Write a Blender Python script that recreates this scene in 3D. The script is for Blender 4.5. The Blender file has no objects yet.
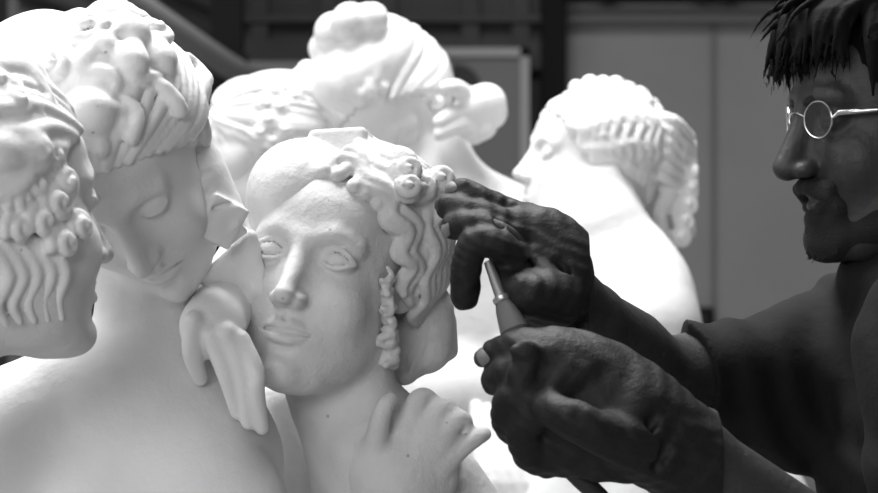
import bpy, math, random
import numpy as np
from math import sin, cos, pi, radians

SC = bpy.context.scene
COL = SC.collection

# ------------------------------------------------------------------ camera
CAM_Z = 1.40
LENS = 85.0
FPX = 878 * LENS / 36.0
cam_d = bpy.data.cameras.new('camera')
cam = bpy.data.objects.new('camera', cam_d)
COL.objects.link(cam)
cam.location = (0, 0, CAM_Z)
cam.rotation_euler = (pi / 2, 0, 0)
cam_d.lens = LENS
cam_d.sensor_width = 36
cam_d.clip_start = 0.05
cam_d.dof.use_dof = True
cam_d.dof.focus_distance = 1.80
cam_d.dof.aperture_fstop = 8.0
SC.camera = cam

# ------------------------------------------------------------------ world, lights, exposure
w = bpy.data.worlds.new('world')
SC.world = w
w.use_nodes = True
w.node_tree.nodes['Background'].inputs[0].default_value = (.8, .8, .8, 1)
w.node_tree.nodes['Background'].inputs[1].default_value = 0.6
SC.view_settings.view_transform = 'Standard'
SC.view_settings.look = 'None'
SC.view_settings.exposure = 0.0
SC.view_settings.gamma = 1.0
SC.view_settings.use_curve_mapping = False
try:
    SC.cycles.use_denoising = True
    SC.cycles.max_bounces = 6
except Exception:
    pass


def area(name, loc, target, sx, sy, power, spread=180):
    d = bpy.data.lights.new(name, 'AREA')
    d.shape = 'RECTANGLE'
    d.size, d.size_y = sx, sy
    d.energy = power
    d.spread = radians(spread)
    o = bpy.data.objects.new(name, d)
    COL.objects.link(o)
    o.location = loc
    v = np.array(target, float) - np.array(loc, float)
    from mathutils import Vector
    o.rotation_euler = Vector(v).to_track_quat('-Z', 'Y').to_euler()
    return o


area('roof_skylight_light', (-0.3, 2.7, 4.3), (0.05, 2.2, 1.3), 2.6, 1.4, 260)
area('left_window_light', (-3.2, 1.9, 2.6), (0.0, 2.2, 1.3), 2.2, 1.6, 38)
area('rear_fill_light', (-1.3, -2.9, 2.5), (0, 2, 1.3), 3.0, 1.6, 108)  # added fill lamp behind the camera, brightens the sides facing it


# ------------------------------------------------------------------ helpers
def P(x, y, Y):
    """point at distance Y seen at photograph position x, y"""
    return np.array([(x - 439.0) / FPX * Y, Y, CAM_Z - (y - 246.5) / FPX * Y])


def Rx(a): return np.array([[1, 0, 0], [0, cos(a), -sin(a)], [0, sin(a), cos(a)]])
def Ry(a): return np.array([[cos(a), 0, sin(a)], [0, 1, 0], [-sin(a), 0, cos(a)]])
def Rz(a): return np.array([[cos(a), -sin(a), 0], [sin(a), cos(a), 0], [0, 0, 1]])


class Frame:
    """rigid frame with a uniform scale"""
    def __init__(s, R=np.eye(3), t=np.zeros(3), k=1.0):
        s.R, s.t, s.k = R, np.array(t, float), k
    def p(s, v): return s.R @ (np.array(v, float) * s.k) + s.t


ID = Frame()


def head_frame(px, py, Y, yaw, pitch, roll, k=1.0, anchor=(0, -.088, .004)):
    R = Ry(radians(roll)) @ Rz(radians(yaw)) @ Rx(radians(pitch))
    return Frame(R, P(px, py, Y) - R @ (np.array(anchor) * k), k)


def catmull(pts, n=4):
    pts = [np.array(p, float) for p in pts]
    if len(pts) < 3: return pts
    q = [2 * pts[0] - pts[1]] + pts + [2 * pts[-1] - pts[-2]]
    out = []
    for i in range(1, len(q) - 2):
        for j in range(n):
            t = j / n
            a, b, c, d = q[i - 1], q[i], q[i + 1], q[i + 2]
            out.append(.5 * ((2 * b) + (c - a) * t + (2 * a - 5 * b + 4 * c - d) * t * t + (3 * b - a - 3 * c + d) * t ** 3))
    out.append(pts[-1])
    return out


class Field:
    """a solid described on a grid by smooth unions of simple shapes, turned into ONE mesh"""
    def __init__(s, lo, hi, h):
        s.h = h
        s.lo = np.array(lo, float)
        s.n = np.maximum(4, np.ceil((np.array(hi, float) - s.lo) / h).astype(int) + 1)
        s.f = np.full(s.n, 0.25, np.float32)
        s.fr = ID
        s.k = 0.004
        s.g = 1.0     # size factor of shapes given in room coordinates

    def _box(s, lo, hi, pad):
        a = np.clip(np.floor((lo - pad - s.lo) / s.h).astype(int), 0, s.n)
        b = np.clip(np.ceil((hi + pad - s.lo) / s.h).astype(int) + 1, 0, s.n)
        if np.any(b - a <= 0): return None
        sl = tuple(slice(a[i], b[i]) for i in range(3))
        ax = [(s.lo[i] + s.h * np.arange(a[i], b[i])).astype(np.float32) for i in range(3)]
        return sl, ax[0][:, None, None], ax[1][None, :, None], ax[2][None, None, :]

    def _mix(s, sl, d, k, sub=False):
        f = s.f[sl]
        if sub:
            if k > 0:
                h = np.maximum(k - np.abs(f + d), 0) / k
                s.f[sl] = np.maximum(f, -d) + h * h * (k * .25)
            else: s.f[sl] = np.maximum(f, -d)
        else:
            if k > 0:
                h = np.maximum(k - np.abs(f - d), 0) / k
                s.f[sl] = np.minimum(f, d) - h * h * (k * .25)
            else: s.f[sl] = np.minimum(f, d)

    def ell(s, c, r, R=None, k=None, sub=False, fr=None):
        fr = fr or s.fr
        k = s.k if k is None else k
        RR = fr.R @ R if R is not None else fr.R
        c = fr.p(c); r = np.array(r, float) * (s.g if fr is ID else fr.k)
        if np.ndim(r) == 0: r = np.array([r] * 3)
        ext = np.sqrt(((RR * r[None, :]) ** 2).sum(1))
        b = s._box(c - ext, c + ext, k + 3 * s.h)
        if not b: return
        sl, X, Y, Z = b
        X, Y, Z = X - c[0], Y - c[1], Z - c[2]
        k0 = 0; k1 = 0
        for i in range(3):
            q = X * RR[0, i] + Y * RR[1, i] + Z * RR[2, i]
            q2 = q * q
            k0 = k0 + q2 / r[i] ** 2
            k1 = k1 + q2 / r[i] ** 4
        k0 = np.sqrt(k0); k1 = np.sqrt(k1) + 1e-6
        s._mix(sl, (k0 * (k0 - 1) / k1).astype(np.float32), k, sub)

    def tube(s, pts, rad, k=None, sub=False, fr=None, smooth=0, flat=None):
        """chain of tapering round segments; rad a number or one per point"""
        fr = fr or s.fr
        k = s.k if k is None else k
        if np.ndim(rad) == 0: rad = [rad] * len(pts)
        if smooth and len(pts) > 2:
            m = len(pts)
            pts2 = catmull(pts, smooth)
            rad = np.interp(np.linspace(0, m - 1, len(pts2)), range(m), rad)
            pts = pts2
        pts = np.array([fr.p(p) for p in pts]); rad = np.array(rad, float) * (s.g if fr is ID else fr.k)
        b = s._box((pts - rad[:, None]).min(0), (pts + rad[:, None]).max(0), k + 3 * s.h)
        if not b: return
        sl, X, Y, Z = b
        dd = None
        for i in range(len(pts) - 1):
            a, ba = pts[i], pts[i + 1] - pts[i]
            L2 = float(ba @ ba) + 1e-12
            x, y, z = X - a[0], Y - a[1], Z - a[2]
            t = np.clip((x * ba[0] + y * ba[1] + z * ba[2]) / L2, 0, 1)
            d = np.sqrt((x - ba[0] * t) ** 2 + (y - ba[1] * t) ** 2 + (z - ba[2] * t) ** 2) - (rad[i] + (rad[i + 1] - rad[i]) * t)
            dd = d if dd is None else np.minimum(dd, d)
        s._mix(sl, dd.astype(np.float32), k, sub)

    def box(s, c, r, R=None, rnd=.003, k=None, sub=False, fr=None):
        fr = fr or s.fr
        k = s.k if k is None else k
        RR = fr.R @ R if R is not None else fr.R
        c = fr.p(c); r = np.array(r, float) * fr.k
        ext = np.abs(RR * r[None, :]).sum(1)
        b = s._box(c - ext, c + ext, k + 3 * s.h)
        if not b: return
        sl, X, Y, Z = b
        X, Y, Z = X - c[0], Y - c[1], Z - c[2]
        qs = [np.abs(X * RR[0, i] + Y * RR[1, i] + Z * RR[2, i]) - (r[i] - rnd) for i in range(3)]
        out = np.sqrt(sum(np.maximum(q, 0) ** 2 for q in qs))
        ins = np.minimum(np.maximum(np.maximum(qs[0], qs[1]), qs[2]), 0)
        s._mix(sl, (out + ins - rnd).astype(np.float32), k, sub)

    def wave(s, fn, lo, hi):
        """move the surface in and out inside a box: fn(X,Y,Z) in metres, positive grows"""
        b = s._box(np.array(lo, float), np.array(hi, float), 0)
        if not b: return
        sl, X, Y, Z = b
        s.f[sl] -= fn(X, Y, Z).astype(np.float32)

    def mesh(s, name, mat, parent=None, relax=1):
        f = s.f
        f[0], f[-1], f[:, 0], f[:, -1], f[:, :, 0], f[:, :, -1] = [.02] * 6
        ins = f < 0
        nx, ny, nz = s.n
        cnt = np.zeros((nx - 1, ny - 1, nz - 1), np.uint8)
        for dx in (0, 1):
            for dy in (0, 1):
                for dz in (0, 1):
                    cnt += ins[dx:nx - 1 + dx, dy:ny - 1 + dy, dz:nz - 1 + dz]
        act = (cnt > 0) & (cnt < 8)
        ci, cj, ck = np.nonzero(act)
        N = len(ci)
        idm = np.full(act.shape, -1, np.int32)
        idm[ci, cj, ck] = np.arange(N)
        cor = [(a, b, c) for a in (0, 1) for b in (0, 1) for c in (0, 1)]
        val = {c: f[ci + c[0], cj + c[1], ck + c[2]] for c in cor}
        acc = np.zeros((N, 3), np.float32); num = np.zeros(N, np.float32)
        for a in cor:
            for ax in range(3):
                if a[ax]: continue
                b = list(a); b[ax] = 1; b = tuple(b)
                va, vb = val[a], val[b]
                m = (va < 0) != (vb < 0)
                t = np.where(m, va / np.where(m, va - vb, 1), 0)
                pt = np.tile(np.array(a, np.float32), (N, 1)); pt[:, ax] += t
                acc += pt * m[:, None]; num += m
        co = acc / num[:, None] + np.stack([ci, cj, ck], 1)
        quads = []
        for ax in range(3):
            sa = [slice(None)] * 3; sb = [slice(None)] * 3
            sa[ax] = slice(0, -1); sb[ax] = slice(1, None)
            A, B = ins[tuple(sa)], ins[tuple(sb)]
            o1, o2 = [i for i in range(3) if i != ax]
            ed = A != B
            e = np.array(np.nonzero(ed))
            ok = (e[o1] > 0) & (e[o2] > 0) & (e[o1] < s.n[o1] - 1) & (e[o2] < s.n[o2] - 1)
            e = e[:, ok]
            flip = A[tuple(e)]
            def cid(d1, d2):
                q = e.copy(); q[o1] -= d1; q[o2] -= d2
                return idm[q[0], q[1], q[2]]
            q = np.stack([cid(0, 0), cid(1, 0), cid(1, 1), cid(0, 1)], 1)
            fl = flip if ax != 1 else ~flip
            q[~fl] = q[~fl][:, ::-1]
            quads.append(q)
        q = np.concatenate(quads)
        q = q[(q >= 0).all(1)]
        for _ in range(relax):           # one light averaging pass over neighbours
            su = np.zeros_like(co); nb = np.zeros(N, np.float32)
            for i in range(4):
                a, b = q[:, i], q[:, (i + 1) % 4]
                for c in range(3): su[:, c] += np.bincount(a, co[b, c], N) + np.bincount(b, co[a, c], N)
                nb += np.bincount(a, minlength=N) + np.bincount(b, minlength=N)
            co = np.where(nb[:, None] > 0, .6 * co + .4 * su / np.maximum(nb, 1)[:, None], co)
        co = co * s.h + s.lo
        me = bpy.data.meshes.new(name)
        me.vertices.add(N); me.vertices.foreach_set('co', co.astype(np.float32).ravel())
        me.loops.add(len(q) * 4); me.loops.foreach_set('vertex_index', q.astype(np.int32).ravel())
        me.polygons.add(len(q)); me.polygons.foreach_set('loop_start', np.arange(0, len(q) * 4, 4, dtype=np.int32))
        me.polygons.foreach_set('use_smooth', np.ones(len(q), bool))
        me.update(); me.validate()
        s.f = None
        return link(name, me, mat, parent)


def link(name, me, mat, parent=None):
    o = bpy.data.objects.new(name, me)
    COL.objects.link(o)
    if mat: me.materials.append(mat)
    if parent is not None:
        o.parent = parent
        o.matrix_parent_inverse = parent.matrix_world.inverted()
    return o


def thing(name, loc, label, cat, group=None):
    o = bpy.data.objects.new(name, None)
    COL.objects.link(o)
    o.empty_display_size = .1
    o.location = loc
    o['label'] = label; o['category'] = cat
    if group: o['group'] = group
    bpy.context.view_layer.update()
    return o


def tag(o, label, cat, group=None):
    o['label'] = label; o['category'] = cat
    if group: o['group'] = group
    return o


# polygon mesh builder for hard things
class MB:
    def __init__(s): s.v = []; s.f = []
    def box(s, lo, hi, R=None, c=None):
        n = len(s.v)
        for x in (lo[0], hi[0]):
            for y in (lo[1], hi[1]):
                for z in (lo[2], hi[2]):
                    p = np.array([x, y, z], float)
                    if R is not None: p = R @ p
                    if c is not None: p = p + c
                    s.v.append(tuple(p))
        s.f += [tuple(n + i for i in q) for q in ((0, 1, 3, 2), (4, 6, 7, 5), (0, 4, 5, 1), (2, 3, 7, 6), (0, 2, 6, 4), (1, 5, 7, 3))]
        return s
    def tube(s, pts, rad, seg=16, cap=True, oval=None):
        pts = [np.array(p, float) for p in pts]
        if np.ndim(rad) == 0: rad = [rad] * len(pts)
        n0 = len(s.v); up = None
        for i, p in enumerate(pts):
            t = pts[min(i + 1, len(pts) - 1)] - pts[max(i - 1, 0)]
            t = t / (np.linalg.norm(t) + 1e-9)
            if up is None:
                up = np.cross(t, (0, 0, 1) if abs(t[2]) < .9 else (1, 0, 0)); up /= np.linalg.norm(up)
            u = up - t * (up @ t); u /= np.linalg.norm(u); up = u
            v = np.cross(t, u)
            for j in range(seg):
                a = 2 * pi * j / seg
                s.v.append(tuple(p + rad[i] * (cos(a) * u + sin(a) * v)))
        for i in range(len(pts) - 1):
            for j in range(seg):
                a = n0 + i * seg + j; b = n0 + i * seg + (j + 1) % seg
                s.f.append((a, b, b + seg, a + seg))
        if cap:
            s.f.append(tuple(n0 + j for j in range(seg))[::-1])
            m = n0 + (len(pts) - 1) * seg
            s.f.append(tuple(m + j for j in range(seg)))
        return s
    def build(s, name, mat, parent=None, smooth=True, bevel=0):
        me = bpy.data.meshes.new(name)
        me.from_pydata(s.v, [], s.f)
        me.update()
        import bmesh
        bm = bmesh.new(); bm.from_mesh(me); bmesh.ops.recalc_face_normals(bm, faces=bm.faces); bm.to_mesh(me); bm.free()
        if smooth:
            for p in me.polygons: p.use_smooth = True
            try: me.set_sharp_from_angle(angle=radians(40))
            except Exception: pass
        o = link(name, me, mat, parent)
        if bevel:
            m = o.modifiers.new('bevel', 'BEVEL'); m.width = bevel; m.segments = 2
        return o


# ------------------------------------------------------------------ materials
def mat(name, v, rough=.6, bump=0, bscale=60, vary=0, vscale=8, sss=0, metal=0, spec=.5, specks=False, fine=0, trans=0, wave=None, coat=0):
    m = bpy.data.materials.new(name)
    m.use_nodes = True
    nt = m.node_tree; N = nt.nodes; L = nt.links
    b = N['Principled BSDF']
    b.inputs['Base Color'].default_value = (v, v, v, 1)
    b.inputs['Roughness'].default_value = rough
    b.inputs['Metallic'].default_value = metal
    b.inputs['Specular IOR Level'].default_value = spec
    if trans: b.inputs['Transmission Weight'].default_value = trans
    if coat: b.inputs['Coat Weight'].default_value = coat
    if sss:
        b.inputs['Subsurface Weight'].default_value = sss
        b.inputs['Subsurface Radius'].default_value = (1, 1, 1)
        b.inputs['Subsurface Scale'].default_value = .006
    tc = N.new('ShaderNodeTexCoord')
    def noise(scale, detail=6, rough_=.6):
        n = N.new('ShaderNodeTexNoise'); n.inputs['Scale'].default_value = scale
        n.inputs['Detail'].default_value = detail; n.inputs['Roughness'].default_value = rough_
        L.new(tc.outputs['Object'], n.inputs['Vector']); return n
    colour = None
    if vary:
        n = noise(vscale); mr = N.new('ShaderNodeMapRange')
        mr.inputs[1].default_value = .3; mr.inputs[2].default_value = .7
        mr.inputs[3].default_value = v * (1 - vary); mr.inputs[4].default_value = min(1, v * (1 + vary * .5))
        L.new(n.outputs[0], mr.inputs[0]); colour = mr.outputs[0]
    if specks:
        vo = N.new('ShaderNodeTexVoronoi'); vo.inputs['Scale'].default_value = 38
        L.new(tc.outputs['Object'], vo.inputs['Vector'])
        mr = N.new('ShaderNodeMapRange'); mr.inputs[1].default_value = .045; mr.inputs[2].default_value = .075
        mr.inputs[3].default_value = .62; mr.inputs[4].default_value = 1
        L.new(vo.outputs['Distance'], mr.inputs[0])
        mm = N.new('ShaderNodeMath'); mm.operation = 'MULTIPLY'
        if colour: L.new(colour, mm.inputs[0])
        else: mm.inputs[0].default_value = v
        L.new(mr.outputs[0], mm.inputs[1]); colour = mm.outputs[0]
    if colour: L.new(colour, b.inputs['Base Color'])
    if bump or fine or wave:
        h = None
        def add(s_, a):
            nonlocal h
            mm = N.new('ShaderNodeMath'); mm.operation = 'MULTIPLY'; mm.inputs[1].default_value = a
            L.new(s_, mm.inputs[0])
            if h is None: h = mm.outputs[0]
            else:
                ad = N.new('ShaderNodeMath'); L.new(h, ad.inputs[0]); L.new(mm.outputs[0], ad.inputs[1]); h = ad.outputs[0]
        if bump: add(noise(bscale).outputs[0], bump)
        if fine: add(noise(420, 3).outputs[0], fine)
        if wave:
            wv = N.new('ShaderNodeTexWave'); wv.inputs['Scale'].default_value = wave[0]
            wv.inputs['Distortion'].default_value = wave[2]; wv.bands_direction = wave[3]
            L.new(tc.outputs['Object'], wv.inputs['Vector']); add(wv.outputs['Fac'], wave[1])
        bp = N.new('ShaderNodeBump'); bp.inputs['Distance'].default_value = 1
        bp.inputs['Strength'].default_value = 1
        L.new(h, bp.inputs['Height']); L.new(bp.outputs[0], b.inputs['Normal'])
    return m


M = dict(
    marble=mat('white_marble', .80, .55, bump=.0016, bscale=45, vary=.05, vscale=12, sss=.10, fine=.0001),
    marble_hair=mat('white_marble_hair', .84, .6, bump=.0014, bscale=60, vary=.05, vscale=15, sss=.06, specks=True),
    raw=mat('matt_carved_marble', .70, .75, bump=.002, bscale=70, vary=.10, vscale=14, sss=.04, fine=.0003, specks=True),
    raw_hair=mat('matt_carved_marble_hair', .66, .75, bump=.002, bscale=80, vary=.08, vscale=20, sss=.0, fine=.0003),
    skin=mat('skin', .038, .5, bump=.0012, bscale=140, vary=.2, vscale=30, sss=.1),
    hair=mat('black_hair', .005, .8, bump=.001, bscale=200, spec=.12),
    beard=mat('dark_beard', .012, .8, bump=.004, bscale=500),
    shirt=mat('dark_cotton', .012, .9, bump=.002, bscale=40, fine=.0002, spec=.2),
    glove=mat('dusty_rubber_glove', .010, .62, spec=.35, bump=.0020, bscale=60, vary=.45, vscale=28, fine=.0002),
    tip=mat('pale_worn_fingertip', .20, .6, vary=.3, vscale=80),
    metal=mat('brushed_steel', .5, .35, metal=.9),
    frame=mat('silver_spectacle_wire', .75, .25, metal=1),
    lens=mat('spectacle_glass', .95, .02, trans=1),
    tool=mat('grey_tool_handle', .12, .5),
    hose=mat('black_hose', .02, .5),
    wall=mat('grey_painted_wall', .26, .9, bump=.01, bscale=4, vary=.08, vscale=2),
    dark_wall=mat('dark_board_wall', .065, .9, vary=.3, vscale=3),
    dark=mat('dark_steel', .012, .8, spec=.1),
    pipe=mat('grey_pipe', .32, .6),
    ceil=mat('ceiling_board', .30, .9),
    floor=mat('concrete_floor', .28, .85, bump=.01, bscale=6, vary=.25, vscale=3),
    trousers=mat('dark_trousers', .03, .9),
    panel=mat('pale_panel', .16, .8),
    glass=mat('window_glass', .8, .1, trans=.9),
    black=mat('black_panel', .01, .6),
)

Q = 1.0      # grid fineness: 1 = full

# ------------------------------------------------------------------ the room
def struct(name, mb, m, parent=None, smooth=False):
    o = mb.build(name, m, parent, smooth)
    if parent is None: o['kind'] = 'structure'
    return o


X0, X1, Y0, Y1, ZC = -3.4, 4.2, -3.2, 7.4, 4.6
struct('floor', MB().box((X0, Y0, -.1), (X1, Y1, 0)), M['floor'])
struct('ceiling', MB().box((X0, Y0, ZC), (X1, Y1, ZC + .1)), M['ceil'])
struct('wall_left', MB().box((X0 - .1, Y0, 0), (X0, Y1, ZC)), M['wall'])
struct('wall_right', MB().box((X1, Y0, 0), (X1 + .1, Y1, ZC)), M['wall'])
struct('wall_rear', MB().box((X0, Y0 - .1, 0), (X1, Y0, ZC)), M['wall'])
xs = P(562, 0, Y1)[0]
struct('wall_back', MB().box((X0, Y1, 0), (X1, Y1 + .1, ZC)), M['wall'])
# darker boarded bay of the back wall and its framing
bay = struct('trim_1', MB().box((X0, Y1 - .05, 0), (xs, Y1, ZC)), M['dark_wall'])
t = MB()
for px in (262, 330, 388, 470, 520):
    a = P(px, 0, Y1)[0]
    t.box((a - .03, Y1 - .10, 0), (a + .03, Y1 - .05, ZC))
for py, hh in ((22, .012), (58, .05)):
    z = P(0, py, Y1)[2]
    t.box((X0, Y1 - .12, z - hh), (xs, Y1 - .05, z + hh))
struct('trim_2', t, M['dark_wall'])
a = P(553, 0, Y1)[0]
struct('trim_3', MB().box((a - .05, Y1 - .16, 0), (a + .04, Y1, ZC)), M['dark'])
# panel seam and rail on the pale wall
a = P(713, 0, Y1)[0]
z = P(0, 18, Y1)[2]
struct('trim_4', MB().box((a - .008, Y1 - .02, 0), (a + .008, Y1, z)), M['panel'])
struct('trim_5', MB().box((xs, Y1 - .08, z - .02), (X1, Y1, z + .03)), M['panel'])
struct('trim_6', MB().box((xs, Y1 - .1, z + .12), (X1, Y1 - .02, ZC)), M['dark_wall'])
# roof truss high on the pale wall
tr = MB()
zt = z + .06
for k in range(10):
    x = xs + .1 + k * .42
    d = .21
    tr.tube([(x, Y1 - .16, zt), (x + d, Y1 - .16, zt + .28)], .022, 8)
    tr.tube([(x + d, Y1 - .16, zt + .28), (x + 2 * d, Y1 - .16, zt)], .022, 8)
tr.tube([(xs, Y1 - .16, zt), (X1, Y1 - .16, zt)], .028, 8)
tr.tube([(xs, Y1 - .16, zt + .28), (X1, Y1 - .16, zt + .28)], .028, 8)
struct('trim_7', tr, M['dark'])
# steel post in front of the left corner
a = P(229, 0, 6.2)[0]
po = MB()
po.box((a - .035, 6.14, 0), (a + .035, 6.2, ZC)); po.box((a - .045, 6.12, 0), (a + .045, 6.14, ZC)); po.box((a - .045, 6.2, 0), (a + .045, 6.22, ZC))
struct('trim_8', po, M['dark'])
# slanting corrugated boards between the left wall and the post
lb = MB()
for k in range(16):
    a, b_ = P(20, -150 + k * 34, 5.7), P(222, -40 + k * 26, 7.1)
    n = np.array([0, 0, .05])
    lb.tube([a, b_], .022, 8)
lo, hi = P(16, 0, 5.7), P(222, 0, 7.1)
d = (hi - lo); d[2] = 0; L_ = np.linalg.norm(d)
ang = math.atan2(d[1], d[0])
lb.box((0, .0, 0), (L_, .03, 3.2), Rz(ang), np.array([lo[0], lo[1] + .02, 0]))
struct('wall_partition', lb, mat('grey_boards', .10, .85, vary=.15, vscale=5))

# heating pipe running down the boards and along the bay
pp = MB()
pts = [P(40, -52, 4.3), P(128, 0, 4.9), P(222, 62, 5.8), P(240, 71, 6.1), P(262, 73, 6.4), P(330, 72, 6.9), P(450, 72, 7.0)]
pp.tube(catmull(pts, 6), .036, 16)
pipe = pp.build('heating_pipe', M['pipe'])
tag(pipe, 'pale round pipe sloping down the left boards then level towards the wall', 'pipe')
br = MB()
br.box(P(231, 72, 6.08) - np.array([.05, .04, .05]), P(231, 72, 6.08) + np.array([.05, .03, .05]))
br.build('bracket', M['dark'], pipe)

# pale framed cabinet with a round dark opening on the back wall
c = P(473, 100, 7.2)
wd, ht = .19, .30
cb = thing('wall_cabinet', (c[0], Y1 - .06, c[2] - ht), 'pale wall box with a dark round opening behind the marble hand', 'wall box')
k = MB(); k.box((c[0] - wd, 7.1, c[2] - ht), (c[0] + wd, 7.349, c[2] + .17)); k.build('box', M['panel'], cb, False, .006)
k = MB()
for (x0, x1, z0, z1) in ((-wd, wd, .14, .17), (-wd, wd, -ht, -ht + .03), (-wd, -wd + .03, -ht, .17), (wd - .03, wd, -ht, .17)):
    k.box((c[0] + x0, 7.08, c[2] + z0), (c[0] + x1, 7.101, c[2] + z1))
k.build('door_frame', M['pipe'], cb, False)
k = MB(); k.tube([(c[0] - .06, 7.085, c[2] + .03), (c[0] - .06, 7.103, c[2] + .03)], .085, 32); k.build('round_opening', M['black'], cb)

# small dark socket box low on the pale wall
c = P(700, 322, 7.3)
sk = thing('socket_box', (c[0], Y1, c[2] - .05), 'small dark box low on the grey wall beside the right marble back', 'socket box')
k = MB(); k.box((c[0] - .06, 7.3, c[2] - .05), (c[0] + .05, 7.399, c[2] + .05)); k.build('housing', M['dark'], sk, False, .005)
k = MB(); k.box((c[0] - .03, 7.288, c[2] - .03), (c[0] + .02, 7.3, c[2] + .03)); k.build('cover', M['black'], sk, False, .003)

# skylight and window panes by the lamps; rear one added with the fill
for n_, (x, y, z, sx, sy, sz) in enumerate(((-0.3, 2.7, ZC - .02, 1.3, .7, .02), (X0 + .02, 1.9, 2.6, .02, 1.1, .8), (-1.3, Y0 + .02, 2.5, 1.5, .02, .8))):
    fr = MB()
    lo = np.array([x - sx, y - sy, z - sz]); hi = np.array([x + sx, y + sy, z + sz])
    thin = int(np.argmin([sx, sy, sz])); o1, o2 = [i for i in range(3) if i != thin]
    wroot = struct('window_%d' % (n_ + 1), MB().box(lo, hi), M['glass'])
    for ax, ot in ((o1, o2), (o2, o1)):
        for s_ in (-1, 0, 1):
            l2, h2 = lo.copy(), hi.copy()
            cc = (lo[ax] + hi[ax]) / 2 + s_ * (hi[ax] - lo[ax]) / 2
            l2[ax], h2[ax] = cc - .03, cc + .03
            l2[thin] -= .01; h2[thin] += .01
            fr.box(l2, h2)
    fr.build('window_frame', M['pipe'], wroot, False)
# ------------------------------------------------------------------ marble women
def face(S, F, eyes='open', k=1.0):
    """classical female head in its own frame: face towards -y, z up"""
    S.fr = F
    E, T = S.ell, S.tube
    E((0, .018, .035), (.076, .092, .083), k=.01)
    E((0, -.028, .020), (.064, .062, .066), k=.02)
    E((0, -.032, -.032), (.061, .056, .070), k=.02)
    for s in (-1, 1):
        T([(s * .040, -.004, -.060), (s * .016, -.055, -.096)], [.022, .017], k=.03)
        E((s * .034, -.064, -.036), (.023, .020, .026), k=.018)
    E((0, -.073, -.101), (.018, .019, .017), k=.012)
    E((0, -.066, -.066), (.027, .0255, .021), k=.016)
    E((0, -.064, .043), (.048, .029, .036), k=.02)
    for s in (-1, 1):       # brows and sockets
        T([(s * .010, -.0895, .017), (s * .026, -.0875, .0235), (s * .044, -.075, .017)], [.0055, .0060, .0055], k=.014)
        E((s * .031, -.100, .003), (.0200, .0175, .0130), k=.010, sub=True)
    # nose
    T([(0, -.0860, .026), (0, -.097, -.006), (0, -.1105, -.036)], [.0072, .0066, .0078], k=.009)
    E((0, -.1085, -.0385), (.0082, .0095, .0072), k=.006)
    for s in (-1, 1):
        E((s * .0105, -.0990, -.0400), (.0058, .0090, .0060), k=.005)
        E((s * .0062, -.1030, -.0470), (.0030, .0048, .0036), k=.0015, sub=True)
    # mouth
    E((0, -.084, -.026), (.013, .016, .026), k=.014)
    E((0, -.022, -.058), (.053, .053, .046), k=.02)
    for s in (-1, 1):
        T([(0, -.0920, -.0622), (s * .006, -.0918, -.0602), (s * .014, -.0880, -.0628), (s * .0215, -.0810, -.0662)], [.0040, .0046, .0036, .0016], k=.0035)
        T([(0, -.0905, -.0738), (s * .007, -.0898, -.0736), (s * .014, -.0860, -.0708), (s * .0200, -.0810, -.0674)], [.0054, .0052, .0038, .0014], k=.0035)
    T([(-.0235, -.0815, -.0668), (-.012, -.0920, -.0662), (0, -.0965, -.0680), (.012, -.0920, -.0662), (.0235, -.0815, -.0668)], [.0014, .0022, .0025, .0022, .0014], k=.0008, sub=True)
    T([(0, -.0925, -.056), (0, -.0945, -.049)], [.0022, .0018], k=.004, sub=True)
    E((0, -.0935, -.0850), (.014, .006, .004), k=.008, sub=True)
    # eyes
    for s in (-1, 1):
        c = np.array((s * .031, -.0755, .003))
        E(c, (.0165, .0140, .0138) if eyes == 'open' else (.0148, .0130, .0125), k=.002)
        up, lowr = [], []
        for t in np.linspace(-1, 1, 9):
            x = t * .0165
            zu = .0100 * (1 - abs(t) ** 2.2) + s * t * -.0008
            zl = -.0080 * (1 - abs(t) ** 2.2) + s * t * -.0008
            if eyes == 'closed': zu = -.0035 * (1 - abs(t) ** 2.0)
            def on(xx, zz, r=.0166):
                return c + np.array([xx, -math.sqrt(max(r * r * .76 - xx * xx * .76 - zz * zz, .00002)), zz])
            up.append(on(x, zu)); lowr.append(on(x, zl))
        if eyes == 'open':
            T([c + (u - c) * np.array((.80, .99, .72)) for u in up], .0015, k=.001, sub=True)
            T([c + (u - c) * np.array((.80, .99, .72)) for u in lowr], .0013, k=.001, sub=True)
            T(up, .0024, k=.0010); T(lowr, .0020, k=.0010)
            T([u + np.array([0, -.0005, .0035]) for u in up[1:-1]], .0007, k=.001, sub=True)
        else:
            E(c + np.array([0, -.0005, .002]), (.0150, .0132, .0112), k=.004)
            T(up, .0015, k=.0012)
    # ears
    for s in (-1, 1):
        T([(s * .071, .000, .012), (s * .078, .008, .018), (s * .080, .016, .006), (s * .076, .010, -.012), (s * .070, .002, -.018)], [.004, .0042, .0042, .0045, .005], k=.003, smooth=3)
        E((s * .070, .006, -.002), (.008, .012, .016), k=.005)


HC, HR = np.array((0, .014, .036)), np.array((.083, .104, .089))


def on_skull(d, lift=0.0):
    d = np.array(d, float); d /= np.linalg.norm(d)
    t = 1 / math.sqrt(((d / HR) ** 2).sum())
    return HC + d * (t + lift)


def slerp(a, b, t):
    a = np.array(a, float) / np.linalg.norm(a); b = np.array(b, float) / np.linalg.norm(b)
    o = math.acos(max(-1, min(1, a @ b)))
    if o < 1e-4: return a
    return (sin((1 - t) * o) * a + sin(t * o) * b) / sin(o)


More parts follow.
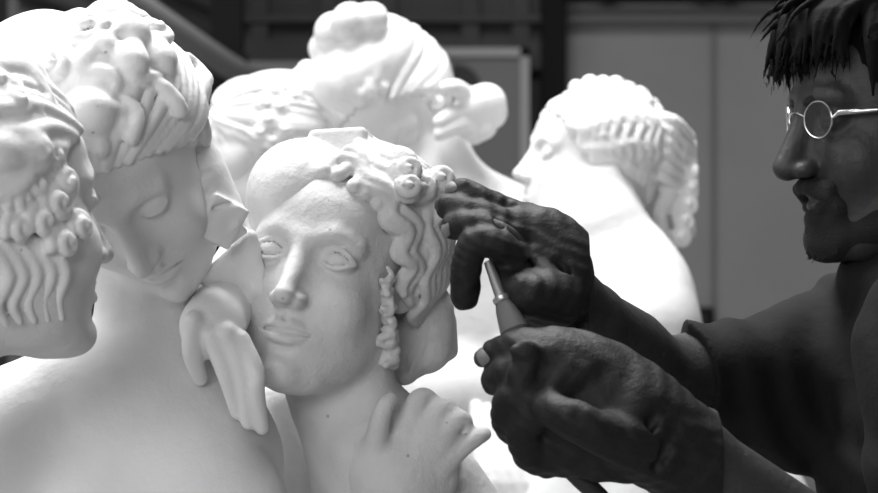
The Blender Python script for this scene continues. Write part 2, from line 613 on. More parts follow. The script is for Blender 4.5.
def strand(S, a, b, r=.0055, amp=.0035, waves=4, lift=.002, sag=(0, 0, 0), ph=0, n=22, k=.0028):
    pts, rr = [], []
    a = np.array(a, float) / np.linalg.norm(a); b = np.array(b, float) / np.linalg.norm(b)
    side = np.cross(a, b); side /= np.linalg.norm(side) + 1e-9
    for i in range(n + 1):
        t = i / n
        d = slerp(a, b, t) + np.array(sag) * sin(pi * t)
        d = d / np.linalg.norm(d)
        p = on_skull(d, lift + .0015 * sin(t * waves * 2 * pi + ph + 1))
        nrm = d
        p = p + side * amp * sin(t * waves * 2 * pi + ph)
        pts.append(p); rr.append(r * (.75 + .35 * sin(pi * min(1, t * 1.1 + .05))))
    S.tube(pts, rr, k=k)


def curl(S, c, nrm, R=.014, r=.0048, turns=1.6, rise=.008, k=.002, flip=1):
    """a snail curl lying in the plane across nrm"""
    nrm = np.array(nrm, float) / np.linalg.norm(nrm)
    u = np.cross(nrm, (0, .3, 1)); u /= np.linalg.norm(u); v = np.cross(nrm, u) * flip
    pts = []
    n = int(12 * turns)
    for i in range(n + 1):
        t = i / n; a = t * turns * 2 * pi
        rad = R * (1 - .82 * t)
        pts.append(np.array(c) + rad * (cos(a) * u + sin(a) * v) + nrm * rise * t)
    S.tube(pts, [r * (1 - .25 * i / n) for i in range(n + 1)], k=k)


def hair_cap(S, F, drop=0.0, sides=(-1, 1), rows=20, back=(0, 1, .15), wav=4, amp=.0035, r=.0062, seed=1, k=.0020, mid=(0, -1, .42), temple=(.86, -.66, .02), ear=(1, -.12, -.30), low=(.62, .75, -.55)):
    S.fr = F
    S.ell(HC, HR - .0055, k=.004)
    S.ell((0, .085, -.01), (.05, .03, .045), k=.02)
    # clear the face
    S.ell((0, -.128, -.042 - drop), (.098, .098, .106), k=.006, sub=True)
    S.ell((0, -.02, -.095), (.12, .085, .085), k=.01, sub=True)
    rnd = random.Random(seed)
    for s in sides:
        for i in range(rows):
            t = i / (rows - 1)
            m = np.array((s * (.04 + .0 * t), mid[1], mid[2]))
            tp = np.array((s * temple[0], temple[1], temple[2])); er = np.array((s * ear[0], ear[1], ear[2]))
            if t < .6:
                a = slerp(m, tp, t / .6)
            else: a = slerp(tp, er, (t - .6) / .4)
            b = np.array((s * .10, back[1], back[2] + .10 - .35 * t))
            strand(S, a, b, r=r * rnd.uniform(.85, 1.15), amp=amp * rnd.uniform(.8, 1.2), waves=wav, ph=rnd.uniform(-.5, .5) + i * .35,
                   sag=(s * .18, 0, -.05 - .20 * t), lift=.0015 + rnd.uniform(-.0015, .0030), k=k)
    # nape hair swept up
    for i in range(7):
        x = (i - 3) / 3 * .75
        strand(S, (x, .75, -.62), (x * .2, 1, .05), r=.006, amp=.0015, waves=2, lift=.0, n=12)


def locks(S, n, seed, centre, spread, r=.0065, L=.07, lift=.004, swirl=2.2, k=.0014):
    """S-shaped locks lying on the head around a direction"""
    rnd = random.Random(seed)
    c0 = np.array(centre, float) / np.linalg.norm(centre)
    for _ in range(n):
        d = c0 + np.array([rnd.gauss(0, spread) for _ in range(3)]); d /= np.linalg.norm(d)
        h = np.array((rnd.uniform(-.6, .6), rnd.uniform(-.3, 1), rnd.uniform(-1, .2))); t_ = rnd.uniform(-1, 1) * swirl
        m = 9; pts = []; rr = []; q = r * rnd.uniform(.7, 1.3)
        for i in range(m):
            if d[2] < .34 - .55 * (d[1] + .75) and d[1] < .05: break      # stop at the hairline
            pts.append(on_skull(d, lift + rnd.uniform(0, .001) + .003 * sin(pi * i / (m - 1))))
            rr.append(q * (.5 + .7 * sin(pi * (i + .6) / (m + .2))))
            h = h - d * (h @ d); h /= np.linalg.norm(h) + 1e-9
            s_ = np.cross(d, h)
            a = t_ * sin(2 * pi * i / (m - 1)) * .35 + t_ * .10
            h = h * cos(a) + s_ * sin(a)
            d = d + h * (L / (m - 1)) / .09; d /= np.linalg.norm(d)
        if len(pts) > 3: S.tube(pts, rr, k=k, smooth=2)


def bun(S, c, R, r=.009, seed=3, axis=(0, 1, .2)):
    """coiled knot of hair"""
    c = np.array(c, float)
    ax = np.array(axis, float) / np.linalg.norm(axis)
    u = np.cross(ax, (1, 0, .2)); u /= np.linalg.norm(u); v = np.cross(ax, u)
    S.ell(c, R * .82, k=.006)
    for j in range(4):
        pts = []
        for i in range(19):
            a = 2 * pi * i / 18 + j * .9
            rr = R * (.95 - .2 * j) + .0025 * sin(3 * a)
            pts.append(c + rr * (cos(a) * u + sin(a) * v) + ax * R * (.05 + .26 * j) + ax * .004 * sin(2 * a))
        S.tube(pts, r, k=.003)


def wreath(S, n=9, z0=.62, seed=5, size=.013, arc=1.1, yb=-.15):
    """row of rounded knots over the crown"""
    rnd = random.Random(seed)
    for i in range(n):
        t = (i / (n - 1) - .5) * 2 * arc
        d = np.array((sin(t), yb + rnd.uniform(-.08, .08), cos(t) + .05))
        p = on_skull(d, .006)
        q = size * rnd.uniform(.85, 1.25)
        S.ell(p + d / np.linalg.norm(d) * .004, (q, q * .8, q), k=.003)
        if i % 2: curl(S, p + d / np.linalg.norm(d) * q * .6, d, R=q * .8, r=q * .36, turns=1.3)


def fldG(lo, hi, h):
    S = fld(lo, hi, h); S.g = G; return S


G = 1.17      # the second group stands this much further back


def fld(lo, hi, h): return Field(np.minimum(lo, hi), np.maximum(lo, hi), h * Q)


def around(F, r, h):
    return fld(F.p((0, .01, .02)) - r * F.k, F.p((0, .01, .02)) + r * F.k, h)


def lower_body(root, c, name='lower_body', top=1.0, m='marble', wdt=.125, seed=2, pl=.16):
    """hips and draped legs below the frame, standing on a low round base"""
    S = Field((c[0] - .30, c[1] - .27, .06), (c[0] + .30, c[1] + .27, top + .2), .009)
    S.tube([(c[0], c[1], top), (c[0], c[1], top - .10), (c[0], c[1], .75)], [wdt * .72, wdt * .74, wdt * .95], k=.03)
    S.ell((c[0], c[1], .82), (wdt * 1.05, wdt * .8, .16), k=.05)
    for s in (-1, 1):
        S.tube([(c[0] + s * .075, c[1], .78), (c[0] + s * .07, c[1] - .03, .45), (c[0] + s * .06, c[1], .10)], [.095, .07, .055], k=.04)
    rnd = random.Random(seed)
    for i in range(11):
        a = i / 11 * 2 * pi
        S.tube([(c[0] + cos(a) * wdt * .7, c[1] + sin(a) * wdt * .55, .72), (c[0] + cos(a + .2) * wdt * .8, c[1] + sin(a + .2) * wdt * .8, .08)], [.014, .03], k=.03)
    S.mesh(name, M[m], root)
    b = MB(); b.tube([(c[0], c[1], 0), (c[0], c[1], .085)], pl, 40); b.build('plinth', M[m], root, True)


# ---------- near-left woman with closed eyes
H2 = .0020
def left_woman():
    F = head_frame(121, 222, 1.77, -14, 43, -19, .95)
    root = thing('marble_statue', (P(140, 0, 1.88)[0], 1.88, 0), 'white marble woman with closed eyes bowing her head, hand on her chest', 'statue', 'marble statues of women')
    lo, hi = P(-60, 560, 2.08), P(330, 60, 1.58)
    S = fld((lo[0], 1.60, lo[2]), (hi[0], 2.06, P(0, 60, 1.76)[2]), H2)
    face(S, F, 'closed')
    S.fr = ID
    nk = F.p((0, .035, -.045))
    S.tube([nk, P(148, 350, 1.925), P(148, 405, 1.92)], [.050, .050, .060], k=.018)
    # chest, shoulders, breasts
    S.ell(P(140, 450, 1.90), (.120, .085, .100), k=.03)
    S.ell(P(142, 560, 1.89), (.112, .085, .13), k=.04)
    S.tube([P(150, 380, 1.88), P(60, 405, 1.88), P(12, 432, 1.87)], [.045, .052, .056], k=.04)
    S.tube([P(150, 385, 1.89), P(192, 415, 1.91), P(212, 465, 1.91)], [.040, .045, .048], k=.04)
    S.tube([P(8, 440, 1.87), P(30, 600, 1.92)], [.052, .042], k=.03)
    S.ell(P(80, 470, 1.905), (.09, .07, .075), k=.04)
    S.ell(P(80, 565, 1.83), (.055, .045, .055), k=.05)
    S.ell(P(222, 520, 1.83), (.060, .050, .062), k=.05)
    S.tube([P(224, 460, 1.91), P(232, 560, 1.93)], [.044, .044], k=.03)
    # sinews of the neck
    S.tube([F.p((-.040, .03, -.05)), P(128, 392, 1.882)], [.012, .008], k=.02)
    S.tube([F.p((.040, .03, -.06)), P(168, 395, 1.882)], [.012, .008], k=.02)
    S.mesh('body', M['marble'], root)
    # hair
    S = around(F, .165, H2)
    hair_cap(S, F, rows=17, wav=2.0, amp=.003, r=.0066, seed=4, drop=.006, mid=(0, -1, .36), temple=(.86, -.70, -.04), k=.0012)
    for s in (-1, 1):
        for i in range(5): strand(S, (s * .02, -.95, .9 + .1 * i), (s * .9, -.2 + .1 * i, .45), r=.006, amp=.004, waves=1.5, lift=.004)
    # thick swept mass and knots over the crown
    S.ell((-.018, .005, .100), (.072, .085, .042), k=.02)
    S.ell((-.030, .02, .128), (.050, .058, .032), k=.015)
    S.ell((-.062, .045, .100), (.045, .050, .045), k=.02)
    S.ell((-.085, .050, .060), (.030, .045, .045), k=.02)
    rnd = random.Random(23)
    for i in range(26):
        a = rnd.uniform(-1.35, 1.35); yy = rnd.uniform(-.55, .5)
        d = np.array((sin(a), yy, cos(a) + .25))
        p = on_skull(d, .012 if abs(a) < 1 else .004)
        q = rnd.uniform(.010, .018)
        if i % 3: S.ell(p, (q * 1.3, q, q), Rz(rnd.uniform(0, 3)), k=.006)
        else: curl(S, p + d / np.linalg.norm(d) * .006, d, R=q, r=.006, turns=1.2)
    locks(S, 80, 12, (.1, -.45, 1), .55, r=.0060, lift=.007, L=.06)
    S.ell((-.012, -.058, .118), (.024, .02, .022), k=.006)
    S.ell((.026, -.062, .108), (.024, .02, .022), k=.006)
    bun(S, (0, .118, .045), .042)
    # small curls on the brow and at the ear
    S.tube([(-.030, -.082, .060), (-.018, -.090, .056), (-.008, -.0925, .050)], [.003, .0045, .005], k=.002)
    curl(S, (-.004, -.0925, .047), (0, -1, .3), R=.0075, r=.0032, turns=1.5, rise=.003)
    curl(S, (.070, -.035, .030), (.9, -.6, .1), R=.008, r=.0034, turns=1.4, rise=.003)
    curl(S, (.073, -.022, .014), (.9, -.6, .1), R=.007, r=.003, turns=1.4, rise=.003)
    S.mesh('hair', M['marble_hair'], root)
    # the unfinished hand behind her hair: fingers in the hair, knuckles, cut wrist
    S = fld(P(160, 262, 1.98), P(262, 105, 1.70), .0018)
    Y = 1.84
    S.tube([P(187, 150, Y), P(199, 185, Y), P(213, 208, Y)], [.020, .028, .026], k=.01)
    S.tube([P(177, 178, Y), P(194, 205, Y), P(213, 226, Y - .01)], [.014, .018, .016], k=.008)
    for (a, b, c_) in (((192, 132), (184, 124), (170, 120)), ((189, 148), (178, 144), (166, 142)), ((187, 164), (176, 164), (166, 160)), ((186, 180), (176, 184), (168, 180))):
        S.tube([P(a[0] - 9, a[1], Y - .01), P(b[0] - 9, b[1], Y - .03), P(c_[0] - 9, c_[1], Y - .045)], [.011, .009, .008], k=.004, smooth=3)
    S.ell(P(197, 172, Y), (.024, .022, .042), Ry(-.35), k=.01)
    S.ell(P(213, 214, Y), (.022, .022, .026), Ry(-.4), k=.008)
    for (x, y) in ((200, 226), (208, 238), (204, 244)): S.ell(P(x, y, Y + .02), (.008, .008, .007), k=.003)
    S.tube([P(177, 200, Y), P(187, 222, Y + .015), P(194, 236, Y + .02)], [.010, .008, .007], k=.004)
    S.box(P(218, 219, Y - .01), (.018, .016, .020), Ry(.5) @ Rz(.4), rnd=.002, k=.004)
    S.box(P(225, 226, Y - .004), (.013, .015, .013), Ry(.9) @ Rz(-.3), rnd=.0015, k=.003)
    S.ell(P(203, 200, Y), (.026, .022, .030), Ry(-.5), k=.008)
    for i in range(5):
        a = P(190 + i * 6, 140 + i * 17, Y - .027); b = P(206 + i * 8, 134 + i * 17, Y - .024)
        S.tube([a, b], .0022, k=.003, sub=True)
    S.mesh('hand', M['marble'], root)
    lower_body(root, (P(142, 0, 1.89)[0], 1.90, 0), wdt=.125, top=1.10)
    return root


def far_left_profile():
    F = head_frame(74, 232, 1.62, 131, 6, -13, 1.0)
    F = Frame(F.R, P(-25, 216, 1.62), 1.0)
    root = thing('marble_statue', (P(-190, 0, 1.70)[0], 1.70, 0), 'nearest marble woman at the left edge, only her nose showing past the curls', 'statue', 'marble statues of women')
    S = fld(P(-330, 600, 1.9), P(135, 100, 1.42), .0022)
    face(S, F, 'closed')
    S.fr = ID
    S.tube([F.p((0, .03, -.05)), P(-82, 380, 1.67), P(-120, 440, 1.68)], [.050, .048, .065], k=.02)
    S.ell(P(-170, 530, 1.70), (.12, .09, .12), k=.04)
    S.mesh('body', M['marble'], root)
    S = around(F, .150, H2)
    hair_cap(S, F, rows=18, wav=2.5, amp=.003, r=.0068, seed=14)
    rnd = random.Random(4)
    for i in range(16):
        d = np.array((-1, rnd.uniform(-.5, .7), rnd.uniform(-.1, 1.0)))
        p = on_skull(d, .004); q = rnd.uniform(.010, .016)
        if i % 2: curl(S, p, d, R=q, r=q * .42, turns=1.3)
        else: S.ell(p, (q * .8, q * 1.2, q), k=.006)
    locks(S, 60, 6, (-.8, .2, .8), .5, r=.0060, lift=.001, L=.06)
    # heap of curls at the temple
    for (y, z, q) in ((-.040, .012, .013), (-.028, -.004, .015), (-.050, -.022, .012), (-.030, -.034, .013), (-.012, -.018, .014), (.004, .000, .013), (.010, -.022, .012), (-.010, .010, .014), (-.03, .032, .013)):
        x = -math.sqrt(max(.0001, 1 - (y / .10) ** 2)) * .072 - .004
        curl(S, (x, y, z), (-1, -.35, 0), R=q, r=q * .42, turns=1.5, rise=.008, flip=1 if z > 0 else -1)
    for i in range(5):      # ringlets falling past the jaw
        S.tube([(-.066, -.02 + i * .012, -.03), (-.064, -.034 + i * .012, -.055), (-.056, -.030 + i * .013, -.075), (-.050, -.035 + i * .012, -.09)], [.007, .006, .005, .003], k=.003, smooth=4)
    bun(S, (0, .125, .04), .042)
    S.ell((0, .0, .108), (.06, .07, .03), k=.015)
    S.mesh('hair', M['marble_hair'], root)
    lower_body(root, (P(-190, 0, 1.70)[0], 1.70, 0), wdt=.125, top=1.10)
    return root


def middle_woman():
    F = head_frame(302, 253, 1.86, -16, -10, 9, 1.02)
    root = thing('marble_statue', (P(390, 0, 2.0)[0], 2.0, 0), 'matt carved marble woman with open eyes and wavy parted hair, looking out in front', 'statue', 'marble statues of women')
    S = fld(P(236, 590, 2.12), P(540, 130, 1.66), .0016)
    face(S, F, 'open')
    S.fr = ID
    nk = F.p((0, .03, -.06))
    S.tube([nk, P(342, 400, 1.955), P(372, 452, 1.965)], [.050, .050, .058], k=.02)
    S.tube([F.p((.05, .02, -.06)), P(375, 400, 1.92), P(350, 452, 1.90)], [.014, .012, .009], k=.03)
    S.tube([P(340, 440, 2.05), P(286, 412, 2.05), P(278, 460, 2.05), P(276, 560, 2.06)], [.045, .040, .045, .045], k=.03)
    S.ell(P(408, 575, 1.98), (.095, .085, .095), k=.05)
    S.tube([P(378, 456, 1.955), P(440, 490, 1.97), P(468, 545, 1.98)], [.048, .044, .048], k=.04)
    S.tube([P(385, 470, 1.94), P(372, 560, 1.95)], [.045, .05], k=.04)
    S.mesh('body', M['raw'], root)
    # hair with a centre parting, waves swept back over the ear
    S = around(F, .160, .0018)
    hair_cap(S, F, rows=12, wav=3.4, amp=.0060, r=.0092, seed=21, mid=(0, -1, .50), k=.0012, sides=(1,))
    S.ell((-.03, -.012, .062), (.056, .082, .060), Ry(-.35), k=.012)
    for i in range(7): strand(S, (-.10 - .15 * i, -1, .62 - .07 * i), (-.7, .8, .3 - .1 * i), r=.0055, amp=.002, waves=1.5, lift=.002, k=.004)
    for i in range(12):     # chisel scuffs left along the hairline
        rx = -.018 - .0042 * i
        q = on_skull((rx / .083, -.86 + .03 * (i % 3) + abs(rx) * 4, .36 + .05 * (i % 2)), -.001)
        S.tube([q, q + np.array((-.006, .001, .002 * (-1) ** i))], .0014, k=.001)
    S.fr = F
    for i in range(4):      # flat uncarved block on the crown and knots beside it
        pass
    S.box((-.008, -.020, .118), (.028, .022, .014), Ry(-.20), rnd=.006, k=.003)
    S.ell((.034, -.022, .112), (.018, .018, .015), k=.002)
    S.ell((.050, -.026, .112), (.018, .016, .014), k=.004)
    for (p, q) in (((.066, -.045, .098), .014), ((.078, -.030, .086), .015), ((.090, -.018, .100), .014), ((.092, -.008, .076), .016), ((.076, -.062, .080), .012), ((.094, .010, .092), .013)):
        S.ell(p, (q, q, q * 1.1), k=.004)
        curl(S, np.array(p) + np.array((.3, -.9, .2)) * q * .7, (.3, -1, .2), R=q * .85, r=q * .38, turns=1.3)
    # deep waves falling from the parting over the side to the nape
    for i in range(15):
        a = (.14, -.98 + .103 * i, .72 + .03 * i); b = (1 - .022 * i, -.48 + .088 * i, -.46 - .026 * i)
        strand(S, a, b, r=.0068, amp=.0052, waves=3.8, lift=.006 + .003 * (i % 2), ph=.40 * i, sag=(.12, .0, 0), k=.0010, n=34)
    for i in range(13):
        a = (.45, -.50 + .10 * i, .80); b = (.95 - .025 * i, -.02 + .08 * i, -.66)
        strand(S, a, b, r=.0064, amp=.0050, waves=3.4, lift=.015, ph=1 + .7 * i, k=.0012, n=26)
    # little curls in front of and under the ear
    rc = random.Random(9)
    for i in range(26):
        t = i / 25
        p = np.array((.068 + rc.uniform(-.002, .004), -.044 + .050 * t ** 1.5 + rc.uniform(-.006, .006), .004 - .072 * t))
        q = .0045 + .0045 * t
        d1 = np.array((rc.uniform(0, .6), rc.uniform(-1, 1), rc.uniform(-1, 1))) * q * 1.3; d2 = np.array((rc.uniform(0, .5), rc.uniform(-1, 1), rc.uniform(-1, 1))) * q * 1.3
        S.tube([p - d1, p + np.array((q * .7, 0, 0)), p + d2], [q * .5, q * .65, q * .4], k=.0015, smooth=3)
    bun(S, (0, .125, .02), .040)
    S.mesh('hair', M['raw_hair'], root)
    # arm laid along her neighbour's shoulder, hand hanging on the chest
    S = fld(P(160, 450, 2.02), P(262, 205, 1.70), .0018)
    Y = 1.83
    S.tube([P(252, 262, 2.00), P(232, 290, 1.93), P(214, 322, Y + .012)], [.034, .031, .028], k=.01)
    S.ell(P(212, 330, Y), (.027, .017, .026), k=.012)
    for (pts, r) in ((((194, 322), (192, 352), (200, 378)), .0088), (((212, 336), (226, 372), (238, 412)), .0088), (((226, 334), (242, 372), (249, 422)), .0092), (((240, 340), (256, 372), (256, 392), (262, 428)), .0080)):
        n_ = len(pts)
        S.tube([P(x, y, Y - .018 * sin(pi * min(1, (j + 1) / n_)) + .01 * j / n_) for j, (x, y) in enumerate(pts)], [r * 1.15] + [r] * (n_ - 2) + [r * .8], k=.004, smooth=4)
    S.mesh('arm', M['marble'], root)
    # folded ledge of cloth above that arm
    S = fld(P(165, 345, 2.0), P(262, 215, 1.78), .0018)
    S.tube([P(250, 236, 1.86), P(226, 258, 1.86), P(202, 276, 1.855), P(177, 294, 1.85)], [.006, .0045, .0035, .002], k=.003, smooth=4)
    S.tube([P(250, 250, 1.865), P(226, 270, 1.865), P(204, 281, 1.86)], [.010, .008, .003], k=.010)
    S.tube([P(252, 270, 1.87), P(236, 280, 1.87), P(214, 280, 1.865)], [.012, .008, .004], k=.010)
    S.tube([P(254, 290, 1.87), P(246, 300, 1.87), P(243, 325, 1.87)], [.011, .007, .002], k=.010)
    S.mesh('cloth', M['marble'], root)
    # dark-shaded hair mass hanging at the nape
    S = fld(P(365, 405, 2.1), P(475, 280, 1.86), .002)
    S.tube([P(425, 310, 1.98), P(424, 345, 1.98), P(404, 368, 1.975)], [.028, .028, .016], k=.01)
    S.tube([P(395, 335, 1.965), P(398, 362, 1.965)], [.016, .018], k=.012)
    for (y, q) in ((324, .003), (338, .0022), (352, .003), (366, .002)):
        S.tube([P(410, y + 4, 1.948), P(430, y, 1.948), P(456, y - 3, 1.965)], q, k=.004, sub=True)
    for x in (414, 428, 442): S.tube([P(x, 316, 1.95), P(x + 3, 340, 1.95), P(x - 8, 370, 1.955)], .0025, k=.004, sub=True)
    S.tube([P(446, 322, 1.99), P(448, 350, 1.99)], [.010, .010], k=.006)
    S.mesh('nape_lock', M['raw_hair'], root)
    # the hand on her shoulder
    S = fld(P(350, 530, 2.0), P(505, 380, 1.70), .0018)
    Y = 1.872
    S.ell(P(400, 462, Y + .032), (.058, .028, .044), Ry(.5), k=.01)
    S.ell(P(425, 442, Y + .026), (.032, .022, .030), Ry(.7), k=.01)
    S.tube([P(395, 480, Y + .03), P(380, 560, Y + .05)], [.038, .034], k=.02)
    S.tube([P(372, 470, Y + .02), P(378, 430, Y), P(384, 408, Y - .005), P(390, 400, Y)], [.012, .010, .0085, .0075], k=.008, smooth=4)
    for (pts, r) in ((((405, 430), (416, 404), (424, 398), (432, 402)), .0105), (((420, 440), (436, 414), (446, 408), (452, 414)), .0100), (((432, 452), (452, 424), (462, 420), (466, 430)), .0098), (((440, 468), (462, 448), (476, 438), (484, 434)), .0088)):
        S.tube([P(x, y, Y + .018 + .006 * j) for j, (x, y) in enumerate(pts)], [r * 1.1, r, r * .92, r * .78], k=.006, smooth=4)
    S.mesh('hand', M['raw'], root)
    lower_body(root, (P(400, 0, 1.98)[0], 1.98, 0), wdt=.125, top=1.06, m='raw')
    return root


def back_cranium():
    F = Frame(Ry(radians(-6)) @ Rz(radians(125)) @ Rx(radians(14)), P(283, 158, 2.62 * G), 1.0)
    root = thing('marble_statue', (P(290, 0, G*2.66)[0], 2.66 * G, 0), 'marble woman in the back row turned away, smooth round skull with two knots on top', 'statue', 'marble statues of women')
    S = fldG(P(150, 560, G*2.86), P(420, 60, G*2.44), .0030)
    face(S, F, 'closed')
    S.fr = ID
    S.tube([F.p((0, .03, -.05)), P(262, 270, G*2.66), P(260, 330, G*2.68)], [.052, .050, .065], k=.03)
    S.ell(P(255, 400, G*2.70), (.15, .09, .12), k=.04)
    S.ell(P(255, 500, G*2.70), (.13, .09, .16), k=.04)
    S.mesh('body', M['marble'], root)
    S = around(F, .150, .0026)
    hair_cap(S, F, rows=16, wav=1.2, amp=.0012, r=.0060, seed=31)
    for (x, y, z, q) in ((-.066, -.04, .02, .012), (-.07, -.02, .0, .013), (-.066, -.05, -.01, .012), (-.07, -.03, -.03, .013), (-.072, -.005, -.022, .013), (-.07, -.012, .026, .012), (-.05, -.065, .03, .012), (-.062, -.03, .045, .011)):
        curl(S, on_skull(np.array((x * 1.08, y + .095, z + .036)) - HC, .004), (-1, .4, .2), R=q, r=q * .45, turns=1.4, rise=.008)
    for (x, y, z) in ((-.030, -.006, .130), (-.012, -.030, .134), (-.034, .004, .118), (-.020, -.022, .120)):
        S.ell((x, y, z), (.015, .014, .016), k=.004)
    S.mesh('hair', M['marble_hair'], root)
    lower_body(root, (P(255, 0, G*2.7)[0], 2.70 * G, 0), wdt=.125, top=1.08)
    return root


def back_centre():
    F = head_frame(388, 148, 2.56 * G, -20, 30, -22, 1.08)
    root = thing('marble_statue', (P(430, 0, G*2.62)[0], 2.62 * G, 0), 'tallest marble woman in the back row with topknot and hand beside her cheek', 'statue', 'marble statues of women')
    S = fldG(P(300, 640, G*2.86), P(600, 20, G*2.38), .0030)
    face(S, F, 'closed')
    S.fr = ID
    S.tube([F.p((0, .03, -.05)), P(428, 190, G*2.60), P(440, 240, G*2.62)], [.056, .055, .075], k=.03)
    S.tube([P(440, 180, G*2.62), P(500, 225, G*2.64), P(540, 250, G*2.64)], [.04, .055, .06], k=.05)
    S.ell(P(460, 300, G*2.64), (.17, .095, .14), k=.05)
    S.ell(P(470, 400, G*2.64), (.15, .09, .16), k=.06)
    S.ell(P(450, 395, G*2.56), (.065, .055, .060), k=.03)
    S.ell(P(540, 380, G*2.56), (.065, .055, .060), k=.03)
    S.ell(P(470, 540, G*2.64), (.16, .10, .16), k=.06)
    S.mesh('body', M['marble'], root)
    S = around(F, .165, .0028)
    hair_cap(S, F, rows=13, wav=1.6, amp=.003, r=.0075, seed=41)
    S.ell((0, .0, .100), (.078, .080, .045), k=.02)
    for (x, y, z, q) in ((-.01, .0, .150, .028), (.022, -.012, .160, .026), (.05, -.01, .150, .022), (-.035, .0, .135, .022), (.035, .01, .14, .026), (-.07, .03, .075, .020), (-.085, .03, .055, .018)):
        S.ell((x, y, z), (q, q, q), k=.006)
    rnd = random.Random(3)
    for i in range(12):
        a = rnd.uniform(-1.0, .5); yy = rnd.uniform(-.8, -.2)
        d = np.array((sin(a), yy, cos(a) + .1)); p = on_skull(d, .010); q = rnd.uniform(.009, .014)
        S.ell(p, (q, q, q * 1.3), Ry(a), k=.004)
    locks(S, 30, 15, (.1, -.6, 1), .4, r=.008, lift=.006, L=.05)
    for (x, z) in ((.07, .03), (.074, .012), (.06, .05)): curl(S, (x, -.035, z), (.9, -.6, .1), R=.009, r=.004)
    S.mesh('hair', M['marble_hair'], root)
    # hand with bent wrist beside her cheek
    S = fldG(P(430, 165, G*2.75), P(520, 65, G*2.45), .0026)
    Y = 2.58 * G
    S.tube([P(474, 108, Y), P(486, 104, Y), P(490, 112, Y)], [.026, .026, .022], k=.01)
    S.tube([P(488, 112, Y), P(476, 126, Y), P(468, 130, Y - .01)], [.020, .018, .014], k=.008)
    for (a, b, c_) in (((466, 96), (456, 88), (446, 88)), ((462, 112), (450, 116), (440, 122)), ((466, 122), (452, 128), (440, 134))):
        S.tube([P(*a, Y - .01), P(*b, Y - .03), P(*c_, Y - .04)], [.013, .011, .009], k=.004, smooth=3)
    S.tube([P(480, 128, Y), P(488, 128, Y - .01)], [.010, .011], k=.004)
    S.tube([P(474, 138, Y), P(486, 131, Y - .01)], [.009, .010], k=.003)
    S.mesh('hand', M['marble'], root)
    # pleated cloth slung over the hip
    S = fldG(P(395, 620, G*2.75), P(600, 400, G*2.35), .0030)
    for i in range(9):
        x = 470 + i * 12
        S.tube([P(x + 6, 406 + i * 3, G*2.51), P(x + 8, 450, G*2.49), P(x + 26, 500, G*2.47), P(x + 50, 600, G*2.50)], [.008, .011, .012, .014], k=.003, smooth=4)
    S.ell(P(540, 520, G*2.54), (.085, .05, .13), k=.02)
    S.mesh('cloth', M['marble'], root)
    lower_body(root, (P(470, 0, G*2.64)[0], 2.64 * G, 0), wdt=.125, top=1.05)
    return root


